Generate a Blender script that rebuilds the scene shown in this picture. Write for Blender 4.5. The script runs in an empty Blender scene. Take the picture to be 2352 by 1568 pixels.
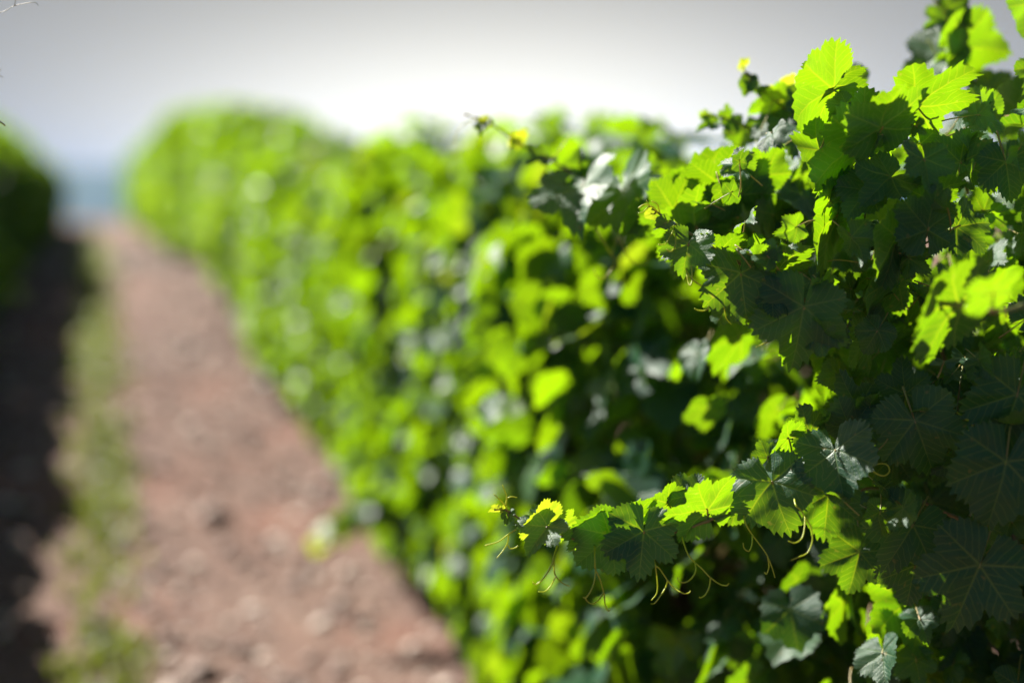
import bpy, math, random
import numpy as np
from mathutils import Vector, Matrix

scn = bpy.context.scene
col = scn.collection
RAD = math.radians

# ------------------------------------------------------------------ camera
CAM_Z = 1.5
YAW, PITCH = 16.39, -5.14
FOCUS = 2.04
cd = bpy.data.cameras.new("camera")
cam = bpy.data.objects.new("camera", cd)
col.objects.link(cam)
cam.location = (0, 0, CAM_Z)
cam.rotation_euler = (RAD(90 + PITCH), 0, RAD(-YAW))
cd.lens = 50
cd.sensor_width = 36
cd.clip_start = 0.05
cd.clip_end = 20000
cd.dof.use_dof = True
cd.dof.focus_distance = FOCUS
cd.dof.aperture_fstop = 0.84
cd.dof.aperture_blades = 0
scn.camera = cam

# ------------------------------------------------------------------ sun and sky
SUN_AZ, SUN_EL = 33.0, 42.0          # degrees left of the rows, above the horizon
S = Vector((-math.sin(RAD(SUN_AZ)) * math.cos(RAD(SUN_EL)), math.cos(RAD(SUN_AZ)) * math.cos(RAD(SUN_EL)), math.sin(RAD(SUN_EL))))
sd = bpy.data.lights.new("sun", 'SUN')
sd.energy = 5.0
sd.angle = RAD(0.53)
sd.color = (1.0, 0.95, 0.86)
sun = bpy.data.objects.new("sun", sd)
col.objects.link(sun)
sun.rotation_euler = S.to_track_quat('Z', 'Y').to_euler()
sun.location = (-20, 25, 30)

world = bpy.data.worlds.new("World")
scn.world = world
world.use_nodes = True


class NT:
    """small helper for building node trees"""
    def __init__(self, tree):
        self.t = tree
        self.t.nodes.clear()

    def n(self, typ, **kw):
        nd = self.t.nodes.new(typ)
        for k, v in kw.items():
            setattr(nd, k, v)
        return nd

    def put(self, sock, v):
        if isinstance(v, bpy.types.NodeSocket):
            self.t.links.new(v, sock)
        elif v is not None:
            sock.default_value = v

    def m(self, op, a=None, b=None, c=None, clamp=False):
        nd = self.n('ShaderNodeMath', operation=op, use_clamp=clamp)
        for i, v in enumerate((a, b, c)):
            self.put(nd.inputs[i], v)
        return nd.outputs[0]

    def mix(self, f, a, b, blend='MIX'):
        nd = self.n('ShaderNodeMix', data_type='RGBA', blend_type=blend)
        self.put(nd.inputs[0], f)
        self.put(nd.inputs[6], a)
        self.put(nd.inputs[7], b)
        return nd.outputs[2]

    def smooth(self, v, a, b, lo=0.0, hi=1.0):
        nd = self.n('ShaderNodeMapRange', interpolation_type='SMOOTHSTEP')
        self.put(nd.inputs[0], v)
        for i, x in enumerate((a, b, lo, hi)):
            nd.inputs[i + 1].default_value = x
        return nd.outputs[0]

    def noise(self, vec, scale, detail=2.0, rough=0.5):
        nd = self.n('ShaderNodeTexNoise')
        if vec is not None:
            self.put(nd.inputs['Vector'], vec)
        nd.inputs['Scale'].default_value = scale
        nd.inputs['Detail'].default_value = detail
        nd.inputs['Roughness'].default_value = rough
        return nd.outputs[0]


def build_world():
    k = NT(world.node_tree)
    out = k.n('ShaderNodeOutputWorld')
    bg = k.n('ShaderNodeBackground')
    bg.inputs['Strength'].default_value = 0.05
    sky = k.n('ShaderNodeTexSky', sky_type='NISHITA')
    sky.sun_disc = False
    sky.sun_elevation = RAD(SUN_EL)
    sky.sun_rotation = RAD(-SUN_AZ)
    sky.air_density, sky.dust_density, sky.ozone_density = 1.0, 1.5, 1.0
    tc = k.n('ShaderNodeTexCoord')
    sep = k.n('ShaderNodeSeparateXYZ')
    k.put(sep.inputs[0], tc.outputs['Generated'])
    x, y, z = sep.outputs
    elev = k.m('MULTIPLY', k.m('ARCSINE', z), 57.2958)
    az = k.m('MULTIPLY', k.m('ARCTAN2', x, y), 57.2958)
    # bright pale haze low in the sky, brightest ahead, greyer to both sides and upwards
    da = k.m('DIVIDE', k.m('SUBTRACT', az, 15.5), 15.5)
    de = k.m('DIVIDE', k.m('SUBTRACT', elev, 0.5), 6.6)
    g = k.m('EXPONENT', k.m('MULTIPLY', k.m('ADD', k.m('MULTIPLY', da, da), k.m('MULTIPLY', de, de)), -1.0))
    ahead = k.smooth(k.m('ABSOLUTE', k.m('SUBTRACT', az, 15.5)), 30.0, 80.0, 1.9, 1.0)
    lum = k.m('ADD', k.m('MULTIPLY', g, 8.3), ahead)
    hz = k.n('ShaderNodeCombineColor')
    side = k.smooth(k.m('ABSOLUTE', k.m('SUBTRACT', az, 15.5)), 35.0, 75.0)
    for i, (c, c2) in enumerate(((1.055, 0.46), (1.01, 0.92), (0.86, 1.60))):
        k.put(hz.inputs[i], k.m('MULTIPLY', lum, k.m('ADD', c, k.m('MULTIPLY', side, c2 - c))))
    f = k.smooth(elev, 10.0, 20.0)
    dim = k.mix(1.0, sky.outputs[0], (0.55, 0.55, 0.55, 1), 'MULTIPLY')
    colr = k.mix(f, hz.outputs[0], dim)
    k.put(bg.inputs['Color'], colr)
    k.put(out.inputs['Surface'], bg.outputs[0])


build_world()
vs = scn.view_settings
vs.view_transform = 'Standard'
vs.look = 'None'
vs.exposure = 1.7
vs.gamma = 1.0
scn.cycles.use_denoising = True
scn.cycles.max_bounces = 8
scn.cycles.diffuse_bounces = 4
scn.cycles.glossy_bounces = 3
scn.cycles.transmission_bounces = 4
scn.cycles.transparent_max_bounces = 4
scn.cycles.sample_clamp_indirect = 4.0

# ------------------------------------------------------------------ helpers
R_, U_, B_ = [cam.rotation_euler.to_matrix() @ Vector(v) for v in ((1, 0, 0), (0, 1, 0), (0, 0, 1))]
FPX = 50 / 36 * 2352


def at(px, py, d):
    """a point of the place seen at (px, py) of a 2352 x 1568 picture, d metres along the view axis"""
    return Vector((0, 0, CAM_Z)) + R_ * ((px - 1176) * d / FPX) + U_ * ((784 - py) * d / FPX) - B_ * d


def tag(o, label=None, cat=None, group=None, kind=None):
    for k, v in (('label', label), ('category', cat), ('group', group), ('kind', kind)):
        if v:
            o[k] = v
    return o


class MB:
    """collects vertices and faces of ONE mesh object"""
    def __init__(self):
        self.v, self.f, self.mi, self.co, self.n = [], [], [], [], 0

    def add(self, v, f, mi=0, co=None):
        v = np.asarray(v, float)
        self.f.extend([tuple(i + self.n for i in q) for q in f])
        self.mi.extend([mi] * len(f))
        self.v.append(v)
        self.co.append(np.zeros((len(v), 3)) if co is None else co)
        self.n += len(v)

    def tube(self, pts, r0, r1=None, seg=6, mi=0, cap=True):
        pts = [Vector(p) for p in pts]
        r1 = r0 if r1 is None else r1
        n = len(pts)
        vs_, fs = [], []
        ref = None
        for i, p in enumerate(pts):
            t = (pts[min(i + 1, n - 1)] - pts[max(i - 1, 0)]).normalized()
            if ref is None:
                ref = t.orthogonal().normalized()
            ref = (ref - t * ref.dot(t)).normalized()
            b = t.cross(ref)
            r = (r0 + (r1 - r0) * i / (n - 1)) if not hasattr(r0, '__len__') else r0[i]
            for s in range(seg):
                a = 2 * math.pi * s / seg
                vs_.append(p + ref * (r * math.cos(a)) + b * (r * math.sin(a)))
        for i in range(n - 1):
            for s in range(seg):
                s2 = (s + 1) % seg
                fs.append((i * seg + s, i * seg + s2, (i + 1) * seg + s2, (i + 1) * seg + s))
        if cap:
            fs.append(tuple(range(seg))[::-1])
            fs.append(tuple((n - 1) * seg + s for s in range(seg)))
        self.add([tuple(v) for v in vs_], fs, mi)

    def mesh(self, name, mats, smooth=True):
        me = bpy.data.meshes.new(name)
        me.from_pydata(np.concatenate(self.v).tolist(), [], self.f)
        for m in mats:
            me.materials.append(m)
        me.polygons.foreach_set('material_index', self.mi)
        if smooth:
            me.polygons.foreach_set('use_smooth', [True] * len(self.f))
        a = me.attributes.new('leafco', 'FLOAT_VECTOR', 'POINT')
        a.data.foreach_set('vector', np.concatenate(self.co).astype(np.float32).ravel())
        me.update()
        return me

    def build(self, name, mats, parent=None, smooth=True):
        o = bpy.data.objects.new(name, self.mesh(name, mats, smooth))
        col.objects.link(o)
        if parent:
            o.parent = parent
        return o


def empty(name, loc, parent=None):
    o = bpy.data.objects.new(name, None)
    o.empty_display_size = 0.2
    col.objects.link(o)
    o.location = loc
    return o


def spline(ctrl, per=6):
    """Catmull-Rom through control points"""
    P = [Vector(p) for p in ctrl]
    P = [P[0] * 2 - P[1]] + P + [P[-1] * 2 - P[-2]]
    out = []
    for i in range(1, len(P) - 2):
        for s in range(per):
            t = s / per
            a, b, c, d = P[i - 1:i + 3]
            out.append(0.5 * (2 * b + (c - a) * t + (2 * a - 5 * b + 4 * c - d) * t * t + (3 * b - a - 3 * c + d) * t ** 3))
    out.append(P[-2])
    return out


# ------------------------------------------------------------------ materials
def mat(name):
    m = bpy.data.materials.new(name)
    m.use_nodes = True
    k = NT(m.node_tree)
    out = k.n('ShaderNodeOutputMaterial')
    return m, k, out


def leaf_material(name, veins=True):
    m, k, out = mat(name)
    at_ = k.n('ShaderNodeAttribute', attribute_name='leafco')
    sep = k.n('ShaderNodeSeparateXYZ')
    k.put(sep.inputs[0], at_.outputs['Vector'])
    x, y, rnd = sep.outputs
    geo = k.n('ShaderNodeNewGeometry')
    big = k.noise(geo.outputs['Position'], 9.0, 2.0)
    # colours: reflected and transmitted
    young = k.smooth(rnd, 0.72, 1.0)
    refl = k.mix(big, (0.004, 0.034, 0.021, 1), (0.008, 0.043, 0.017, 1))
    refl = k.mix(young, refl, (0.10, 0.15, 0.03, 1))
    tr = k.mix(big, (0.066, 0.156, 0.001, 1), (0.108, 0.182, 0.001, 1))
    tr = k.mix(k.smooth(rnd, 0.0, 0.30, 1.0, 0.0), tr, (0.026, 0.070, 0.001, 1))
    if not veins:
        tr = k.mix(1.0, tr, (1.16, 1.05, 1.0, 1), 'MULTIPLY')
    tr = k.mix(young, tr, (0.25, 0.26, 0.01, 1))
    # every leaf a little thinner or thicker than the next
    thick = k.m('ADD', 0.80, k.m('MULTIPLY', k.m('FRACT', k.m('MULTIPLY', rnd, 17.3)), 0.5))
    tc_ = k.n('ShaderNodeCombineColor')
    for q_ in range(3):
        k.put(tc_.inputs[q_], thick)
    tr = k.mix(1.0, tr, tc_.outputs[0], 'MULTIPLY')
    bs = k.n('ShaderNodeBsdfPrincipled')
    if veins:
        ya = k.m('ABSOLUTE', y)
        th = k.m('ARCTAN2', ya, x)
        r = k.m('SQRT', k.m('ADD', k.m('MULTIPLY', x, x), k.m('MULTIPLY', y, y)))
        s1 = k.m('GREATER_THAN', th, RAD(27))
        s2 = k.m('GREATER_THAN', th, RAD(82))
        cen = k.m('ADD', k.m('MULTIPLY', s1, RAD(54)), k.m('MULTIPLY', s2, RAD(57)))
        d = k.m('SUBTRACT', th, cen)
        u = k.m('MULTIPLY', r, k.m('COSINE', d))
        v = k.m('ABSOLUTE', k.m('MULTIPLY', r, k.m('SINE', d)))
        w = k.m('MULTIPLY', k.m('SUBTRACT', 1.2, r), 0.026)
        main = k.m('SUBTRACT', 1.0, k.m('DIVIDE', v, w), clamp=True)
        wob = k.noise(at_.outputs['Vector'], 5.0, 1.0)
        q = k.m('DIVIDE', k.m('ADD', k.m('SUBTRACT', u, k.m('MULTIPLY', v, 0.95)), k.m('MULTIPLY', wob, 0.10)), 0.135)
        fr = k.m('ABSOLUTE', k.m('SUBTRACT', k.m('FRACT', q), 0.5))
        sec = k.m('MULTIPLY', k.m('SUBTRACT', 1.0, k.m('DIVIDE', fr, 0.11), clamp=True), 0.85)
        vo = k.n('ShaderNodeTexVoronoi', feature='DISTANCE_TO_EDGE')
        k.put(vo.inputs['Vector'], at_.outputs['Vector'])
        vo.inputs['Scale'].default_value = 15.0
        ter = k.m('MULTIPLY', k.m('SUBTRACT', 1.0, k.m('DIVIDE', vo.outputs[0], 0.075), clamp=True), 0.30)
        vein = k.m('MAXIMUM', k.m('MAXIMUM', main, sec), ter)
        refl = k.mix(k.m('MULTIPLY', vein, 0.7), refl, (0.08, 0.13, 0.045, 1))
        tr = k.mix(k.m('MULTIPLY', k.m('MAXIMUM', main, k.m('MULTIPLY', sec, 0.6)), 0.75), tr, (0.20, 0.24, 0.004, 1))
        tr = k.mix(k.m('MULTIPLY', ter, 0.8), tr, (0.042, 0.098, 0.001, 1))
        spot = k.smooth(k.noise(geo.outputs['Position'], 70.0, 3.0), 0.66, 0.73)
        refl = k.mix(k.m('MULTIPLY', spot, 0.5), refl, (0.13, 0.09, 0.03, 1))
        tr = k.mix(k.m('MULTIPLY', spot, 0.5), tr, (0.22, 0.20, 0.02, 1))
        fine = k.noise(at_.outputs['Vector'], 34.0, 3.0, 0.6)
        h = k.m('ADD', k.m('MULTIPLY', vein, -0.6), k.m('MULTIPLY', fine, 0.55))
        bp = k.n('ShaderNodeBump')
        bp.inputs['Strength'].default_value = 0.34
        bp.inputs['Distance'].default_value = 0.0035
        k.put(bp.inputs['Height'], h)
        k.put(bs.inputs['Normal'], bp.outputs[0])
        k.put(bs.inputs['Roughness'], k.m('ADD', 0.38, k.m('MULTIPLY', fine, 0.2)))
    else:
        bs.inputs['Roughness'].default_value = 0.5
    k.put(bs.inputs['Base Color'], refl)
    bs.inputs['Specular IOR Level'].default_value = 0.33 if veins else 0.22
    tl = k.n('ShaderNodeBsdfTranslucent')
    k.put(tl.inputs['Color'], tr)
    ad = k.n('ShaderNodeAddShader')
    k.put(ad.inputs[0], bs.outputs[0])
    k.put(ad.inputs[1], tl.outputs[0])
    k.put(out.inputs['Surface'], ad.outputs[0])
    return m


def plain(name, a, b, scale, rough, spec=0.5, trans=None, bump=0.0):
    m, k, out = mat(name)
    geo = k.n('ShaderNodeNewGeometry')
    f = k.noise(geo.outputs['Position'], scale, 4.0, 0.6)
    bs = k.n('ShaderNodeBsdfPrincipled')
    k.put(bs.inputs['Base Color'], k.mix(k.smooth(f, 0.3, 0.7), a + (1,), b + (1,)))
    bs.inputs['Roughness'].default_value = rough
    bs.inputs['Specular IOR Level'].default_value = spec
    if bump:
        bp = k.n('ShaderNodeBump')
        bp.inputs['Strength'].default_value = 0.7
        bp.inputs['Distance'].default_value = bump
        k.put(bp.inputs['Height'], f)
        k.put(bs.inputs['Normal'], bp.outputs[0])
    if trans:
        tl = k.n('ShaderNodeBsdfTranslucent')
        tl.inputs['Color'].default_value = trans + (1,)
        ad = k.n('ShaderNodeAddShader')
        k.put(ad.inputs[0], bs.outputs[0])
        k.put(ad.inputs[1], tl.outputs[0])
        k.put(out.inputs['Surface'], ad.outputs[0])
    else:
        k.put(out.inputs['Surface'], bs.outputs[0])
    return m


M_LEAF = leaf_material('vine_leaf', True)
M_LEAF_FAR = leaf_material('vine_leaf_far', False)
M_CANE = plain('green_cane', (0.13, 0.16, 0.035), (0.22, 0.12, 0.05), 14, 0.45)
M_PETIOLE = plain('petiole', (0.22, 0.24, 0.05), (0.30, 0.17, 0.07), 20, 0.45, 0.5, (0.10, 0.12, 0.01))
M_TENDRIL = plain('tendril', (0.28, 0.34, 0.02), (0.32, 0.32, 0.03), 25, 0.4, 0.5, (0.24, 0.26, 0.004))
M_BARK = plain('bark', (0.07, 0.05, 0.035), (0.16, 0.12, 0.085), 30, 0.9, 0.2, None, 0.01)
M_BERRY = plain('berry', (0.05, 0.13, 0.05), (0.09, 0.18, 0.06), 60, 0.35, 0.4)
M_STONE = None


def stone_material():
    m, k, out = mat('field_stone')
    geo = k.n('ShaderNodeNewGeometry')
    rp = geo.outputs['Random Per Island']
    cr = k.n('ShaderNodeValToRGB')
    k.put(cr.inputs[0], rp)
    e = cr.color_ramp.elements
    e[0].position, e[0].color = 0.0, (0.10, 0.042, 0.028, 1)
    e[1].position, e[1].color = 1.0, (0.60, 0.50, 0.42, 1)
    for p, c in ((0.25, (0.17, 0.112, 0.088, 1)), (0.55, (0.14, 0.088, 0.067, 1)), (0.72, (0.25, 0.19, 0.155, 1))):
        q = e.new(p)
        q.color = c
    bs = k.n('ShaderNodeBsdfPrincipled')
    k.put(bs.inputs['Base Color'], cr.outputs[0])
    bs.inputs['Roughness'].default_value = 0.7
    k.put(out.inputs['Surface'], bs.outputs[0])
    return m


def soil_material():
    m, k, out = mat('stony_soil')
    geo = k.n('ShaderNodeNewGeometry')
    pos = geo.outputs['Position']
    a = k.noise(pos, 0.9, 4.0, 0.6)
    b = k.noise(pos, 5.0, 5.0, 0.65)
    vo = k.n('ShaderNodeTexVoronoi')
    k.put(vo.inputs['Vector'], pos)
    vo.inputs['Scale'].default_value = 26.0
    c = k.mix(k.smooth(b, 0.3, 0.7), (0.076, 0.036, 0.027, 1), (0.132, 0.075, 0.056, 1))
    c = k.mix(k.smooth(a, 0.48, 0.66), c, (0.130, 0.046, 0.028, 1))
    c = k.mix(k.m('MULTIPLY', vo.outputs['Color'], 0.45), c, (0.18, 0.13, 0.10, 1))
    # dry grass tint far away in the land beyond the vineyard
    sep = k.n('ShaderNodeSeparateXYZ')
    k.put(sep.inputs[0], pos)
    far = k.smooth(sep.outputs[1], 75.0, 120.0)
    c = k.mix(far, c, (0.10, 0.12, 0.05, 1))
    bs = k.n('ShaderNodeBsdfPrincipled')
    k.put(bs.inputs['Base Color'], c)
    bs.inputs['Roughness'].default_value = 0.9
    bs.inputs['Specular IOR Level'].default_value = 0.25
    bp = k.n('ShaderNodeBump')
    bp.inputs['Strength'].default_value = 0.8
    bp.inputs['Distance'].default_value = 0.03
    k.put(bp.inputs['Height'], k.m('ADD', b, k.m('MULTIPLY', vo.outputs['Distance'], 0.5)))
    k.put(bs.inputs['Normal'], bp.outputs[0])
    k.put(out.inputs['Surface'], bs.outputs[0])
    return m


# ------------------------------------------------------------------ terrain
def sst(t):
    t = min(1.0, max(0.0, t))
    return t * t * (3 - 2 * t)


def ground_z(y):
    z = 0.93 * sst((y - 4.0) / 11.0) + 0.25 * sst((y - 14) / 30.0)
    if y > 70:
        z -= 22 * sst((y - 70) / 250.0)
    return z


def build_ground():
    ys = list(np.arange(-14, 24, 0.25)) + list(np.arange(24, 80, 1.5)) + list(np.geomspace(82, 9000, 40))
    xs = sorted(set([round(v, 3) for v in np.arange(-3, 3.01, 0.15)] + [s * v for s in (-1, 1) for v in np.geomspace(3.3, 7000, 28)]))
    rng = np.random.default_rng(3)
    V, F = [], []
    for j, y in enumerate(ys):
        for i, x in enumerate(xs):
            near = 1.0 if (abs(x) < 3.2 and y < 24) else 0.0
            V.append((x, y, ground_z(y) + near * (0.012 * math.sin(3.1 * x + 1.7 * y) * math.sin(2.3 * y) + rng.normal(0, 0.006))))
    nx = len(xs)
    for j in range(len(ys) - 1):
        for i in range(nx - 1):
            a = j * nx + i
            F.append((a, a + 1, a + nx + 1, a + nx))
    mb = MB()
    mb.add(V, F)
    o = mb.build('ground', [soil_material()])
    tag(o, 'reddish brown stony soil of the vineyard path', 'ground', None, 'structure')


build_ground()


def build_hills():
    rng = random.Random(5)
    mb = MB()
    V, F = [], []
    n, rows = 90, 7
    for i in range(n + 1):
        x = -5200 + 10400 * i / n
        hgt = 118 + 12 * math.sin(i * 0.23 + 1.0) + 9 * math.sin(i * 0.61) + rng.uniform(-6, 6)
        for j in range(rows):
            t = j / (rows - 1)
            V.append((x + rng.uniform(-20, 20), 2900 + 900 * t, -24 + (hgt + 24) * math.sin(t * math.pi * 0.62) / math.sin(math.pi * 0.5)))
    for i in range(n):
        for j in range(rows - 1):
            a = i * rows + j
            F.append((a, a + rows, a + rows + 1, a + 1))
    mb.add(V, F)
    o = mb.build('hills', [plain('wooded_hill', (0.045, 0.075, 0.035), (0.09, 0.11, 0.06), 0.01, 0.9, 0.1)])
    tag(o, 'far wooded hills fading to blue beyond the end of the vineyard path', 'hills', None, 'structure')


build_hills()

# ------------------------------------------------------------------ the vine leaf
TH_K = np.radians([0, 8, 16, 22, 27, 32, 39, 48, 56, 66, 76, 83, 88, 97, 108, 118, 130, 145, 160, 172, 178])
R_K = np.array([1.0, .95, .86, .75, .60, .70, .81, .87, .89, .85, .74, .58, .62, .69, .73, .72, .68, .63, .57, .50, .44])
ENV = [0, 8, 15, 20]


def leaf_shape(rng, hi):
    """unit leaf: +x along the midrib from the petiole, upper side +z; returns (verts, faces, co)"""
    n = 190 if hi else 34
    rings = [0.12, 0.25, 0.38, 0.51, 0.64, 0.77, 0.89, 1.0] if hi else [0.5, 1.0]
    gap = rng.uniform(0.10, 0.30)
    th = np.linspace(-math.pi + gap, math.pi - gap, n)
    ta = np.abs(th)
    lob = rng.uniform(0.40, 1.05)                    # how deeply lobed
    env = np.interp(ta, TH_K[ENV], R_K[ENV])
    rr = np.interp(ta, TH_K, R_K)
    rs = env * 0.93 + (rr - env * 0.93) * lob
    k = np.hanning(6 if False else 5)
    k /= k.sum()
    pad = len(k) // 2
    rs = np.convolve(np.pad(rs, pad, mode='edge'), k, 'valid')
    if hi:
        ph = th / RAD(8.3) + rng.uniform(0, 1)
        fp = ph - np.floor(ph)
        saw = np.where(fp < 0.62, fp / 0.62, (1 - fp) / 0.38)
        jit = np.repeat(rng.uniform(0.3, 1.5, n // 5 + 1), 5)[:n]
        edge = rs * (1 + 0.125 * (saw - 0.5) * jit)
    else:
        edge = rs * (1 + 0.12 * (np.arange(n) % 2 - 0.5))
    asym = 1 + 0.10 * rng.uniform(-1, 1) * np.sin(th)
    rs, edge = rs * asym, edge * asym
    X, Y = [np.zeros(1)], [np.zeros(1)]
    for f in rings:
        e = edge if f == 1.0 else rs
        X.append(e * f * np.cos(th))
        Y.append(e * f * np.sin(th))
    x, y = np.concatenate(X), np.concatenate(Y)
    F = []
    for i in range(n - 1):
        F.append((0, 1 + i, 2 + i))
    for q in range(len(rings) - 1):
        a, b = 1 + q * n, 1 + (q + 1) * n
        for i in range(n - 1):
            F.append((a + i, b + i, b + i + 1, a + i + 1))
    return x, y, F


def leaf_deform(rng, x, y, fold, droop, wave, curl):
    r = np.hypot(x, y)
    t = np.arctan2(y, x)
    z = fold * (np.sqrt(y * y + 0.012) - 0.11)
    z = z - droop * r * r * (0.7 + 0.3 * np.cos(2 * t))
    p = rng.uniform(0, 6.28, 5)
    z = z + wave * r ** 1.5 * (np.sin(5 * t + p[0]) * 0.6 + np.sin(3 * t + p[1]) * 0.6)
    z = z + wave * 0.5 * np.sin(5 * x + p[2]) * np.sin(5 * y + p[3])
    z = z + 0.4 * wave * r ** 3 * np.sin(11 * t + p[4])
    # raised between the main veins
    ta = np.abs(t)
    d = np.minimum(np.minimum(np.abs(ta), np.abs(ta - RAD(54))), np.abs(ta - RAD(111)))
    z = z + 0.05 * r * np.sin(np.minimum(d / 0.45, 1.0) * 1.57) - 0.015 * r
    if len(x) > 500:
        z = z + 0.010 * np.sin(13 * x + p[0]) * np.sin(13 * y + p[1]) + 0.008 * np.sin(21 * x + p[2] + 6 * y)
    # tip curls
    b = np.clip(x - 0.25, 0, None)
    z = z - curl * b * b
    return z


_shapes_hi, _shapes_lo = [], []
_r0 = np.random.default_rng(11)
for _ in range(14):
    _shapes_hi.append(leaf_shape(_r0, True))
for _ in range(8):
    _shapes_lo.append(leaf_shape(_r0, False))


def put_leaf(mb, rng, hi, pos, mid, nor, size, fold=0.25, droop=0.15, wave=0.06, curl=0.15, hue=0.4, widen=1.0, mi=0):
    """adds one leaf blade: pos petiole point, mid towards the tip, nor upper side"""
    x, y, F = (_shapes_hi if hi else _shapes_lo)[rng.integers(0, 14 if hi else 8)]
    z = leaf_deform(rng, x, y, fold, droop, wave, curl)
    mid = np.asarray(mid, float)
    mid = mid / np.linalg.norm(mid)
    nor = np.asarray(nor, float)
    nor = nor - mid * nor.dot(mid)
    nn = np.linalg.norm(nor)
    nor = nor / nn if nn > 1e-6 else np.array(Vector(mid).orthogonal().normalized())
    sid = np.cross(nor, mid)
    P = np.asarray(pos, float) + size * (x[:, None] * mid + (y * widen)[:, None] * sid + z[:, None] * nor)
    co = np.stack([x, y, np.full_like(x, hue)], 1)
    mb.add(P, F, mi, co)


# ------------------------------------------------------------------ a whole vine, seen out of focus
def canopy(seed, n_shell=1300, n_core=330, tx=0.36, ty=0.66, z0=0.04, z1=1.62, size=0.068):
    """leafy mass of one vine round (0,0); leaves on a lumpy shell, inner leaves, stray shoots"""
    rng = np.random.default_rng(seed)
    mb = MB()
    zc, hz = (z0 + z1) / 2, (z1 - z0) / 2
    lumps = rng.normal(0, 1, (9, 3))
    lumps /= np.linalg.norm(lumps, axis=1)[:, None]
    lw = rng.uniform(-0.26, 0.34, 9)

    def surf(d, k=1.0):
        e = 3.0
        r = (abs(d[0] / tx) ** e + abs(d[1] / ty) ** e + abs(d[2] / hz) ** e) ** (-1 / e)
        lump = float(np.sum(lw * np.exp(-6.0 * (1 - lumps @ d))))
        p = d * r * (1 + lump) * k
        return np.array([p[0], p[1], zc + p[2]])

    def one(p, out, s, hue):
        n = out * 0.30 + np.array([0, 0, 0.22]) + np.array(S) * 0.60 + rng.normal(0, 0.48, 3)   # leaves turn to the light
        mid = np.array([0, 0, -0.8]) + out * 0.45 + rng.normal(0, 0.5, 3)
        put_leaf(mb, rng, False, p, mid, n, s, fold=rng.uniform(-.1, .5), droop=rng.uniform(0, .3), wave=rng.uniform(.03, .10), curl=rng.uniform(0, .4), hue=hue)

    # directions weighted so that the long sides are covered evenly
    for i in range(n_shell + n_core):
        q = rng.uniform(-1, 1, 3) * np.array([tx, ty, hz])
        ax = rng.choice(3, p=[0.66, 0.12, 0.22])
        q[ax] = (1 if rng.random() < 0.5 else -1) * (tx, ty, hz)[ax]
        if ax == 2 and rng.random() < 0.6:
            q[2] = hz
        d = q / np.linalg.norm(q)
        core = i >= n_shell
        p = surf(d, rng.uniform(0.35, 0.8) if core else rng.uniform(0.82, 1.06))
        out = np.zeros(3)
        out[ax] = np.sign(q[ax])
        out = out * 0.7 + d * 0.5
        one(p, out, size * rng.uniform(0.65, 1.25), rng.uniform(0.12, 0.72) if rng.random() < .93 else rng.uniform(.75, .9))
    # stray shoots
    for i in range(9):
        d = rng.normal(0, 1, 3) * np.array([1, 0.7, 0.6]) + np.array([0, 0, 0.15])
        d /= np.linalg.norm(d)
        a = surf(d, 0.9)
        L = rng.uniform(0.10, 0.26)
        e = d + np.array([0, 0, rng.uniform(-0.3, 0.5)])
        pts = [a + e * L * t + np.array([0, 0, -0.25 * L * t * t]) for t in np.linspace(0, 1, 5)]
        mb.tube(pts, 0.004, 0.002, 4, 1, False)
        for t in range(1, 5):
            one(np.array(pts[t]), d, size * (1.0 - 0.16 * t), rng.uniform(.3, .9))
    return mb.mesh('foliage', [M_LEAF_FAR, M_CANE])


def trunk_mesh(seed):
    rng = random.Random(seed)
    mb = MB()
    pts = [(rng.uniform(-.03, .03), rng.uniform(-.04, .04), z) for z in (-0.06, .12, .25, .38, .5, .62)]
    mb.tube(spline(pts, 3), 0.045, 0.032, 8)
    for s in (-1, 1):
        a = pts[-1]
        arm = [a, (a[0] + .01, s * .12, .68), (a[0] + .02, s * .3, .72 + rng.uniform(-.02, .03)), (a[0], s * .52, .73)]
        mb.tube(spline(arm, 4), 0.026, 0.014, 7)
        for kx in (.16, .3, .44):
            b = (a[0] + .01, s * kx, .71)
            c = spline([b, (b[0] + rng.uniform(-.12, .12), b[1] + rng.uniform(-.05, .05), 1.0), (b[0] + rng.uniform(-.2, .2), b[1] + rng.uniform(-.1, .1), 1.35)], 4)
            mb.tube(c, 0.006, 0.004, 5, 1)
    return mb.mesh('trunk', [M_BARK, M_CANE])


FOL = [canopy(100 + i) for i in range(6)]
TRK = [trunk_mesh(50 + i) for i in range(4)]
ORD = ('first second third fourth fifth sixth seventh eighth ninth tenth eleventh twelfth thirteenth fourteenth fifteenth sixteenth '
       'seventeenth eighteenth nineteenth twentieth twenty-first twenty-second twenty-third twenty-fourth twenty-fifth twenty-sixth '
       'twenty-seventh twenty-eighth twenty-ninth thirtieth thirty-first thirty-second thirty-third thirty-fourth').split()


def vine(x, y, variant, flip, scale, label, group):
    r = empty('grapevine', (x, y, ground_z(y)))
    tag(r, label, 'grapevine', group)
    r.rotation_euler.z = math.pi if flip else 0
    r.scale = scale
    for nm, me in (('foliage', FOL[variant % 6]), ('trunk', TRK[variant % 4])):
        o = bpy.data.objects.new(nm, me)
        col.objects.link(o)
        o.parent = r
    return r


XR, XL = 1.35, -1.10
STEP = 1.12
rr = random.Random(8)
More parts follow.
